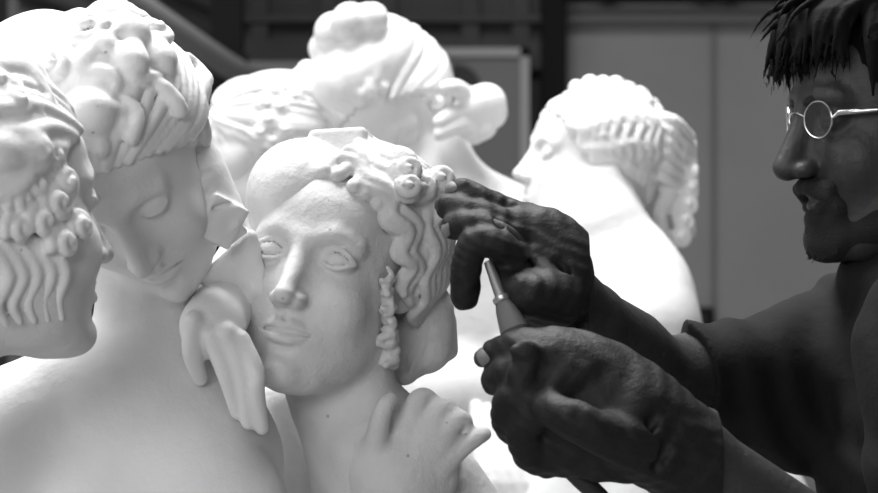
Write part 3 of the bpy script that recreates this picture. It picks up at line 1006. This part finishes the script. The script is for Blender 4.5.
def back_profile():
    F = head_frame(537, 152, 2.50 * G, -76, -13, 0, .89)
    root = thing('marble_statue', (P(640, 0, G*2.44)[0], 2.44 * G, 0), 'white marble woman in left profile with knotted hair and a bare rounded shoulder', 'statue', 'marble statues of women')
    S = fldG(P(480, 640, G*2.72), P(730, 70, G*2.22), .0030)
    face(S, F, 'open')
    S.fr = ID
    S.tube([F.p((0, .03, -.04)), P(590, 225, G*2.45), P(596, 275, G*2.46)], [.054, .056, .075], k=.04)
    S.tube([P(600, 262, G*2.45), P(632, 300, G*2.42), P(640, 345, G*2.40)], [.06, .068, .066], k=.05)
    S.ell(P(630, 350, G*2.47), (.082, .10, .15), k=.04)
    S.ell(P(640, 450, G*2.46), (.10, .10, .16), k=.05)
    S.tube([P(640, 330, G*2.38), P(655, 460, G*2.36), P(640, 560, G*2.34)], [.062, .05, .045], k=.04)
    S.ell(P(620, 560, G*2.47), (.13, .11, .16), k=.05)
    S.mesh('body', M['marble'], root)
    S = around(F, .165, .0026)
    hair_cap(S, F, rows=13, wav=4.2, amp=.0042, r=.0078, seed=51)
    for i in range(9):
        a = (.20, -.98 + .16 * i, .80 + .03 * i); b = (1 - .03 * i, -.40 + .13 * i, -.40 - .02 * i)
        strand(S, a, b, r=.0085, amp=.0058, waves=3.6, lift=.006, ph=.5 * i, k=.0015, n=30)
    for i in range(7):      # knots from brow to crown
        y = -.052 + i * .021
        z = .036 + .089 * math.sqrt(max(.05, 1 - ((y - .014) / .104) ** 2)) + .012
        q = .0155 if i % 2 else .0135
        S.ell((.012, y, z), (q, q * .9, q), k=.003)
        curl(S, (.026, y, z), (1, 0, .2), R=q * .8, r=q * .38, turns=1.2)
        S.ell((.034, y + .008, z - .012), (q * .9, q * .8, q * .9), k=.004)
    S.ell((0, .105, .058), (.052, .048, .060), k=.008)        # large knot behind
    for i in range(6): S.tube([(.03, .07 + .0 * i, .10 - .012 * i), (.052, .105, .100 - .018 * i), (.03, .148, .085 - .016 * i)], [.008, .010, .008], k=.003, smooth=4)
    bun(S, (.0, .135, .055), .040)
    # long ringlet behind
    S.tube([(.01, .158, .05), (.02, .172, .01), (.02, .160, -.03), (.02, .176, -.06), (.02, .165, -.085)], [.020, .022, .018, .018, .010], k=.006, smooth=4)
    for z in (.03, .005, -.022, -.05, -.075): curl(S, (.034, .168, z), (1, -.1, 0), R=.015, r=.007, turns=1.2)
    S.tube([(.01, .12, .02), (.02, .135, -.01), (.02, .128, -.045), (.02, .14, -.075)], [.016, .016, .013, .010], k=.006, smooth=4)
    S.mesh('hair', M['marble_hair'], root)
    # drapery low on the right
    S = fldG(P(640, 640, G*2.75), P(860, 400, G*2.35), .0034)
    for i in range(8):
        S.tube([P(672 + i * 10, 440 + i * 6, G*2.50), P(712 + i * 10, 450 + i * 6, G*2.46), P(760 + i * 6, 480 + i * 8, G*2.48), P(790 + i * 3, 600, G*2.52)], [.014, .016, .014, .016], k=.006, smooth=4)
    S.ell(P(740, 520, G*2.54), (.09, .07, .10), k=.03)
    S.mesh('cloth', M['marble'], root)
    lower_body(root, (P(630, 0, G*2.46)[0], 2.46 * G, 0), wdt=.125, top=1.05)
    return root


left_woman(); far_left_profile(); middle_woman(); back_cranium(); back_centre(); back_profile()
# ------------------------------------------------------------------ the stonecutter
def man():
    Y = 1.97
    F = head_frame(811, 119, Y, -77, 4, 0, 1.07)
    FE = F
    hip = P(965, 0, 2.0)[0]
    root = thing('person', (hip, 2.0, 0), 'dark haired person in spectacles, T-shirt and rubber gloves working with a hand tool', 'person')
    lo = P(430, 620, 2.3); hi = P(1130, -10, 1.45)
    # body: head, neck, trunk, both arms and hands in one surface
    S = Field((P(430, 0, 1.7)[0], 1.50, 1.0), (1.10 - .38, 2.30, 1.66), .0025 * Q)
    S = Field((-.02, 1.50, .98), (.76, 2.26, 1.66), .0024 * Q)
    face(S, F, 'open')
    S.fr = F
    S.tube([(-.042, -.083, .022), (0, -.088, .022), (.042, -.083, .022)], .008, k=.010)
    S.tube([(0, -.092, .014), (0, -.104, -.012), (0, -.117, -.036)], [.0085, .0085, .0095], k=.008)
    S.ell((0, -.1135, -.040), (.0105, .011, .009), k=.006)
    for s in (-1, 1): S.ell((s * .012, -.102, -.041), (.008, .010, .0075), k=.004)
    for s in (-1, 1): S.tube([(s * .050, .006, -.062), (s * .022, -.056, -.104)], [.024, .020], k=.02)
    S.ell((0, -.078, -.106), (.022, .018, .018), k=.012)
    S.ell((0, .02, .03), (.078, .100, .088), k=.01)
    S.fr = ID
    S.tube([F.p((0, .035, -.05)), P(912, 262, 2.0), P(925, 310, 2.0)], [.058, .056, .075], k=.02)
    S.tube([F.p((.05, .02, -.06)), P(885, 285, 1.97)], [.013, .010], k=.015)
    S.ell(P(955, 430, 2.0), (.105, .165, .185), k=.04)
    S.ell(P(965, 580, 2.0), (.105, .15, .17), k=.05)
    # far arm
    S.tube([P(880, 345, 2.12), P(780, 368, 2.03), P(700, 374, 1.95), P(658, 380, 1.90)], [.055, .050, .041, .038], k=.02)
    S.tube([P(658, 380, 1.90), P(628, 350, 1.83), P(590, 318, 1.75)], [.038, .037, .028], k=.015)
    # near arm
    S.tube([P(935, 340, 1.82), P(940, 460, 1.77), P(905, 625, 1.78)], [.058, .050, .042], k=.02)
    S.tube([P(905, 625, 1.78), P(800, 545, 1.68), P(695, 459, 1.62)], [.043, .043, .031], k=.015)
    # hands inside the gloves, fingertips showing
    YA, YB = 1.68, 1.60
    fa = [  # far hand fingers: knuckle ... tip
        [(540, 228, YA + .02), (505, 211, YA + .005), (478, 200, YA), (456, 188, YA + .005)],
        [(536, 240, YA), (500, 222, YA - .015), (468, 212, YA - .015), (443, 205, YA - .004)],
        [(530, 254, YA - .015), (500, 232, YA - .03), (474, 226, YA - .03), (448, 226, YA - .018)],
        [(524, 270, YA - .025), (500, 246, YA - .042), (474, 244, YA - .042), (466, 272, YA - .038), (465, 296, YA - .034)]]
    fb = [
        [(545, 356, YB - .01), (520, 348, YB - .005), (503, 352, YB + .01), (483, 358, YB + .015)],
        [(535, 375, YB - .015), (510, 372, YB - .01), (496, 380, YB + .01)],
        [(535, 395, YB - .02), (512, 400, YB - .018), (508, 422, YB - .005), (522, 436, YB + .012)],
        [(545, 412, YB - .02), (524, 425, YB - .02), (528, 452, YB - .008), (545, 462, YB + .012)]]
    ta = [(556, 300, YA - .03), (530, 296, YA - .05), (514, 288, YA - .045), (506, 278, YA - .036)]
    tb = [(650, 452, YB - .02), (606, 436, YB - .045), (570, 418, YB - .050), (548, 408, YB - .040)]
    for n, (L, r) in enumerate([(f, .0088) for f in fa] + [(f, .0092) for f in fb]):
        m = len(L)
        S.tube([P(*p) for p in L], [r * (1.05 - .2 * i / (m - 1)) for i in range(m)], k=.003, smooth=3)
    for L in (ta, tb): S.tube([P(*p) for p in L], [.013, .0115, .010, .008], k=.004, smooth=3)
    S.ell(P(545, 265, YA), (.042, .022, .036), Ry(.75), k=.006)
    S.tube([P(560, 285, YA + .01), P(590, 318, 1.75)], [.026, .028], k=.01)
    S.ell(P(600, 398, YB), (.060, .018, .038), Ry(.5), k=.006)
    S.tube([P(640, 425, YB), P(695, 457, 1.62)], [.028, .030], k=.01)
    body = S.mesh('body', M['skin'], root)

    # gloves
    rnd = random.Random(7)
    S = fld(P(425, 350, 1.78), P(600, 170, 1.58), .0018)
    for L in fa[:3]:
        L = L[:-1] + [tuple(.72 * np.array(L[-1]) + .28 * np.array(L[-2]))]
        S.tube([P(*p) for p in L], [.0128, .0122, .0120, .0115], k=.004, smooth=3)
    S.tube([P(*p) for p in fa[3]], [.0135, .0130, .0128, .0125, .0118], k=.004, smooth=3)
    S.tube([P(*p) for p in ta], [.022, .018, .014, .0115], k=.008, smooth=3)
    S.ell(P(545, 262, YA), (.050, .028, .042), Ry(.75), k=.012)
    S.ell(P(538, 295, YA - .025), (.030, .022, .026), k=.012)
    S.tube([P(555, 280, YA), P(572, 300, 1.705)], [.036, .034], k=.012)
    ax = P(590, 318, 1.75) - P(555, 280, YA); ax /= np.linalg.norm(ax)
    u = np.cross(ax, (0, 0, 1)); u /= np.linalg.norm(u); v = np.cross(ax, u)
    c = P(572, 303, 1.70)
    S.tube([c + .031 * (cos(a) * u + sin(a) * v) for a in np.linspace(0, 2 * pi, 25)], .0115, k=.005)
    for (x, y, q) in ((476, 196, .004), (470, 188, .003), (500, 203, .004), (492, 200, .003), (512, 206, .0035), (466, 186, .003), (486, 204, .003)):
        S.ell(P(x, y, YA - .004), (q, q, q * 1.6), Ry(rnd.uniform(-1, 1)), k=.002)
    for (a, b) in (((500, 216), (536, 226)), ((496, 228), (530, 240)), ((500, 252), (522, 262)), ((520, 262), (548, 282)), ((560, 262), (572, 292))):
        S.tube([P(*a, YA - .035), P(*b, YA - .03)], .003, k=.008, sub=True)
    S.wave(lambda X, Yy, Z: .0007 * np.sin(X * 330 + Z * 210 + 3 * np.sin(Z * 90)) * np.sin(Z * 300 - Yy * 260), *[np.minimum(P(425, 350, 1.78), P(600, 170, 1.58)), np.maximum(P(425, 350, 1.78), P(600, 170, 1.58))])
    g = S.mesh('glove', M['glove'], root)
    S = fld(P(465, 560, 1.74), P(745, 315, 1.48), .0020)
    for i, L in enumerate(fb):
        if i == 0: L = L[:-1] + [tuple(.35 * np.array(L[-1]) + .65 * np.array(L[-2]))]
        m = len(L)
        S.tube([P(*p) for p in L], [.0150 - .0028 * j / (m - 1) for j in range(m)], k=.005, smooth=3)
    S.tube([P(*p) for p in tb], [.022, .0165, .0150, .0125], k=.008, smooth=3)
    S.ell(P(602, 396, YB + .002), (.080, .030, .043), Ry(.50), k=.012)
    S.ell(P(566, 382, YB - .008), (.044, .026, .031), Ry(.35), k=.012)
    S.tube([P(630, 420, YB), P(695, 459, 1.62)], [.041, .040], k=.012)
    S.ell(P(590, 440, YB), (.045, .028, .030), Ry(.4), k=.012)
    S.ell(P(565, 440, YB + .004), (.022, .028, .026), k=.012)
    ax = P(695, 457, 1.62) - P(630, 420, YB); ax /= np.linalg.norm(ax)
    u = np.cross(ax, (0, 0, 1)); u /= np.linalg.norm(u); v = np.cross(ax, u)
    c = P(692, 456, 1.62)
    S.tube([c + .036 * (cos(a) * u + sin(a) * v) for a in np.linspace(0, 2 * pi, 25)], .0042, k=.004)
    for (x, y) in ((524, 352), (520, 376), (522, 400), (530, 420)):
        S.ell(P(x, y, YB - .030), (.011, .006, .009), k=.008)
    for (a, b) in (((600, 372), (575, 395)), ((660, 410), (640, 440)), ((680, 425), (655, 465)), ((560, 356), (545, 372))):
        S.tube([P(*a, YB - .036), P(*b, YB - .036)], .003, k=.010, sub=True)
    l2, h2 = P(465, 560, 1.74), P(745, 315, 1.48)
    S.wave(lambda X, Yy, Z: .0008 * np.sin(X * 260 + Z * 190 + 3 * np.sin(Z * 80)) * np.sin(Z * 240 - Yy * 200), np.minimum(l2, h2), np.maximum(l2, h2))
    gl = S.mesh('glove', M['glove'], root)

    # pale worn spots at the finger ends of both gloves
    def patch(x, y, Y_, rr, par):
        q = fld(P(x, y, Y_) - .02, P(x, y, Y_) + .02, .0012)
        q.ell(P(x, y, Y_), rr, Ry(.4), k=.001)
        o = q.mesh('worn_fingertip', M['tip'], par); o['label'] = 'pale worn fingertip'
    patch(455, 190, YA + .004, (.0085, .0115, .0075), g)
    patch(447, 207, YA - .005, (.0080, .0125, .0085), g)
    patch(451, 227, YA - .020, (.0080, .0125, .0100), g)
    patch(489, 358, YB + .014, (.0110, .0125, .0085), gl)

    # T-shirt
    S = Field((P(688, 0, 1.9)[0], 1.68, .92), (.80, 2.28, 1.42), .0029 * Q)
    S.ell(P(955, 430, 2.0), (.124, .185, .195), k=.04)
    S.ell(P(965, 560, 2.0), (.125, .17, .20), k=.05)
    S.tube([P(912, 284, 1.99), P(925, 330, 2.0)], [.069, .10], k=.03)
    S.tube([P(925, 300, 1.98), P(880, 335, 2.11)], [.055, .072], k=.03)
    S.tube([P(925, 300, 1.98), P(945, 340, 1.84)], [.055, .065], k=.03)
    S.tube([P(872, 352, 2.11), P(810, 374, 2.05), P(750, 376, 1.99), P(680, 372, 1.93)], [.082, .075, .057, .046], k=.03)
    S.tube([P(850, 410, 2.05), P(790, 424, 2.02), P(748, 410, 1.99)], [.055, .045, .035], k=.03)
    S.tube([P(940, 345, 1.82), P(945, 430, 1.79), P(948, 500, 1.77)], [.074, .071, .068], k=.03)
    # folds drawn down from the armpit and along the sleeve
    def fold(X, Yy, Z):
        a = (X - .36) * .9 + (Z - 1.30) * .55
        b = (X - .36) * .25 - (Z - 1.30) * .8
        m = .5 + .5 * np.sin(X * 17 + Z * 23 + Yy * 9)
        return .0030 * m * np.sin(a * 150 + 2.2 * np.sin(b * 30)) + .0022 * (1 - m) * np.sin(b * 130 + 2 * np.sin(a * 26))
    S.wave(fold, S.lo, S.lo + np.array(S.n) * S.h)
    # sleeve openings
    a, b = P(712, 373, 1.957), P(660, 373, 1.90)
    S.box(P(652, 373, 1.91), (.042, .09, .075), Rz(.55) @ Ry(-.12), rnd=.004, k=.003, sub=True)
    S.tube([P(943, 485, 1.775), P(930, 560, 1.775)], [.054, .054], k=.001, sub=True)
    S.tube([F.p((0, .035, -.05)), P(906, 258, 1.99), P(910, 266, 1.99)], [.060, .059, .054], k=.002, sub=True)
    S.mesh('t_shirt', M['shirt'], root)

    # beard
    S = fld(F.p((0, -.06, -.08)) - .075, F.p((0, -.04, -.08)) + .085, .0018)
    S.fr = F
    for s in (-1, 1):
        S.tube([(0, -.1000, -.055), (s * .012, -.0985, -.0575), (s * .024, -.088, -.066), (s * .028, -.080, -.078)], [.0055, .0062, .0058, .0045], k=.003)
        S.tube([(s * .025, -.078, -.078), (s * .024, -.074, -.094), (s * .014, -.080, -.110)], [.005, .010, .012], k=.008)
        S.tube([(s * .022, -.072, -.104), (s * .040, -.045, -.092), (s * .054, -.010, -.072)], [.013, .0185, .016], k=.008)
    S.ell((0, -.0900, -.0845), (.016, .009, .009), k=.006)
    for s in (-1, 1): S.ell((s * .014, -.0880, -.0745), (.010, .007, .0055), k=.004)
    for s in (-1, 1): S.tube([(s * .021, -.084, -.062), (s * .026, -.078, -.074), (s * .020, -.081, -.088)], [.006, .0075, .008], k=.006, smooth=3)
    S.tube([(-.024, -.084, -.0585), (0, -.0965, -.0550), (.024, -.084, -.0585)], .0080, k=.004)
    S.ell((0, -.080, -.104), (.024, .021, .021), k=.008)
    rb = random.Random(11)
    for i in range(260):
        t = rb.random()
        if t < .4:
            x = rb.uniform(-.028, .028); p = np.array((x, -.103 + abs(x) * .75, -.054 - abs(x) * .5)); d = np.array((x * .25, -.002, -.008))
        else:
            x = rb.uniform(-.028, .028); zz = rb.uniform(-.116, -.088); p = np.array((x, -.098 + abs(x) * .6, zz)); d = np.array((x * .1, -.004, -.009))
        S.tube([p, p + d * rb.uniform(.5, 1.1)], [.0013, .0005], k=.001)
    S.mesh('beard', M['beard'], root)

    # hair: cap plus loose tapering locks
    S = Field(F.p((0, .01, .05)) - .17, F.p((0, .01, .05)) + .17, .0022 * Q)
    S.fr = F
    S.ell((0, .022, .040), (.086, .106, .092), k=.004)
    S.ell((0, -.140, -.062), (.110, .098, .098), k=.004, sub=True)
    S.ell((0, -.045, -.095), (.13, .088, .085), k=.006, sub=True)
    S.ell((0, .075, -.012), (.070, .046, .060), k=.02)
    rh = random.Random(5)
    for i in range(230):
        a = rh.uniform(-1.5, 1.5)
        st = np.array((sin(a) * .8, rh.uniform(-.6, .9), 1.0)); st /= np.linalg.norm(st)
        p0 = np.array((0, .022, .040)) + st * np.array((.084, .104, .092))
        ahead = st[1] < .1
        dr = np.array((sin(a) * 1.0, -.8 if ahead else .5, -.35)); dr /= np.linalg.norm(dr)
        L = rh.uniform(.04, .075)
        p1 = p0 + dr * L * .5 + np.array((0, 0, .004)); p2 = p0 + dr * L + np.array((0, 0, -.028 * rh.uniform(.5, 1.3)))
        c0 = np.array((0, .022, .040))
        for q in (p1, p2):      # keep the locks lying on the head
            w_ = (q - c0) / np.array((.088, .108, .094)); n_ = np.linalg.norm(w_)
            if n_ < 1: q += (q - c0) * (1 / n_ - 1)
        S.tube([p0, p1, p2], [.0055, .0045, .0010], k=.002, smooth=3)
    for (x, dy, dz) in ((.0, -.050, -.030), (.012, -.042, -.046), (.022, -.036, -.055), (-.014, -.052, -.036), (-.028, -.040, -.05), (.034, -.024, -.052), (.045, -.016, -.050), (.006, -.060, -.015), (-.02, -.058, -.02), (.028, -.046, -.035), (.018, -.030, -.060), (.052, -.006, -.050), (.06, .004, -.045)):
        p0 = np.array((x, -.052 + abs(x) * .3, .122 - abs(x) * .3)); p1 = p0 + np.array((x * .1, dy * .7, dz * .25)); p2 = p0 + np.array((x * .2, dy, dz)) + np.array((0, -.006, -.012))
        S.tube([p0, p1, p2], [.010, .0060, .0008], k=.003, smooth=4)
    for i in range(120):     # forelocks hanging over the brow
        x = rh.uniform(-.062, .062); q = 1 - (x / .085) ** 2
        y0 = -.084 * math.sqrt(q)
        p0 = np.array((x, y0 + .045, .118 - .03 * (1 - q))); p1 = np.array((x * 1.08, y0 - .012 + rh.uniform(-.008, .006), .094))
        p2 = np.array((x * 1.1 + rh.uniform(-.012, .012), y0 - .020 + rh.uniform(-.020, .012), .040 + rh.uniform(-.012, .016)))
        S.tube([p0, p1, p2], [.0070, .0045, .0006], k=.0015, smooth=4)
    for (x, z) in ((0, .088), (.01, .10), (-.01, .08), (.02, .095), (.03, .085), (-.02, .092), (.015, .075)):
        S.tube([(x, -.080, .112), (x * 1.2, -.112, z + .010), (x * 1.4, -.136 + abs(x) * .3, z - .012)], [.004, .0026, .0005], k=.0015, smooth=4)
    for s in (-1, 1):
        for i in range(14):
            y0 = -.062 + .006 * i
            S.tube([(s * .060, y0 + .01, .100), (s * .080, y0, .062), (s * .083, y0 - .004, .022 + rh.uniform(-.012, .010))], [.009, .0075, .0010], k=.002, smooth=3)
    # sideburns
    for s in (-1, 1): S.tube([(s * .074, -.018, .05), (s * .075, -.016, .01)], [.012, .006], k=.008)
    S.mesh('hair', M['hair'], root)

    # eyebrows
    S = fld(F.p((0, -.08, .02)) - .065, F.p((0, -.08, .02)) + .065, .0016)
    S.fr = F
    for s in (-1, 1):
        for i in range(14):
            t = i / 17; x = s * (.012 + .036 * t); y = -.0965 + .026 * t * t; z = .0190 + .003 * sin(pi * t * .8)
            S.tube([(x, y, z - .001), (x + s * .006, y + .001, z + .003)], [.0034, .0016], k=.002)
    S.mesh('eyebrow', M['beard'], root)

    # spectacles: oval wire rims, bridge, flat temples, lenses
    def oval(s, y0=-.0975):
        ang = s * .34
        c = np.array((s * .033, y0 + .002, .002)); out = []
        for a in np.linspace(0, 2 * pi, 37):
            q = np.array((.0172 * cos(a), 0, .0160 * sin(a)))
            out.append(c + Rz(ang) @ q)
        return out, c
    mb = MB()
    for s in (-1, 1):
        o, c = oval(s); mb.tube([F.p(p) for p in o], .0011, 8, False)
        tmp = o[0] if s > 0 else o[18]
        mb.tube([F.p(tmp), F.p(tmp + np.array((s * .005, .004, .004))), F.p((s * .072, -.055, .006)), F.p((s * .080, .005, .010)), F.p((s * .078, .024, -.012))], [.0014, .0028, .0026, .0022, .0016], 10)
        mb.tube([F.p((s * .0155, -.100, .000)), F.p((s * .010, -.096, -.004))], [.0008, .0016], 8)
    mb.tube([F.p(p) for p in catmull([(-.0155, -.101, .006), (-.006, -.104, .010), (.006, -.104, .010), (.0155, -.101, .006)], 4)], .0010, 8)
    sp = mb.build('spectacles', M['frame'], root)
    for s in (-1, 1):
        o, c = oval(s)
        n = len(o) - 1; k = MB()
        th = (Rz(s * .34) @ np.array((0, .0007, 0)))
        k.v = [tuple(F.p(p - th)) for p in o[:-1]] + [tuple(F.p(p + th)) for p in o[:-1]]
        k.f = [tuple(range(n)), tuple(range(2 * n - 1, n - 1, -1))] + [(i, (i + 1) % n, n + (i + 1) % n, n + i) for i in range(n)]
        k.build('lens', M['lens'], sp, False)

    # trousers and shoes, below the frame
    S = Field((hip - .22, 1.74, .06), (hip + .22, 2.26, 1.08), .008)
    S.ell((hip, 2.0, .95), (.13, .18, .13), k=.03)
    for s in (-1, 1):
        S.tube([(hip, 2 + s * .09, .90), (hip - .02, 2 + s * .11, .50), (hip, 2 + s * .12, .09)], [.105, .075, .062], k=.03)
    S.mesh('trousers', M['trousers'], root)
    for s in (-1, 1):
        S = Field((hip - .26, 2 + s * .13 - .08, -.01), (hip + .12, 2 + s * .13 + .08, .16), .005)
        S.tube([(hip - .15, 2 + s * .13, .035), (hip + .04, 2 + s * .13, .045)], [.036, .042], k=.02)
        S.ell((hip + .01, 2 + s * .13, .07), (.06, .045, .05), k=.02)
        S.box((hip - .06, 2 + s * .13, .012), (.15, .042, .011), rnd=.006, k=.006)
        S.mesh('shoe', M['hose'], root)
    return root


def tool():
    YA, YB = 1.635, 1.600
    line = lambda t: P(488 + 92 * t, 262 + 236 * t, YA + (YB + .004 - YA) * min(1, t * 2.2))
    root = thing('rasp', P(540, 400, 1.60), 'slim grey hand tool with a collared handle gripped in both rubber gloves', 'hand tool')
    k = MB(); k.tube([line(0), line(.06), line(.15)], [.0034, .0042, .0052], 20); k.build('shank', M['metal'], root)
    k = MB(); k.tube([line(.145), line(.15), line(.165), line(.17)], [.006, .0078, .0078, .007], 24); k.build('collar', M['metal'], root)
    k = MB(); k.tube([line(.168), line(.20), line(.29), line(.30), line(.31), line(.56), line(.68)], [.0066, .0088, .0118, .0104, .0116, .0118, .0100], 28); k.build('handle', M['tool'], root)
    k = MB()
    e = line(.66)
    k.tube(catmull([e, line(.85), line(1.3) + np.array([.02, .02, 0]), np.array([.16, 1.66, .9]), np.array([.10, 1.60, .4]), np.array([.05, 1.5, .01]), np.array([-.3, 1.3, .01])], 8), .0075, 16)
    k.build('hose', M['hose'], root)


man(); tool()
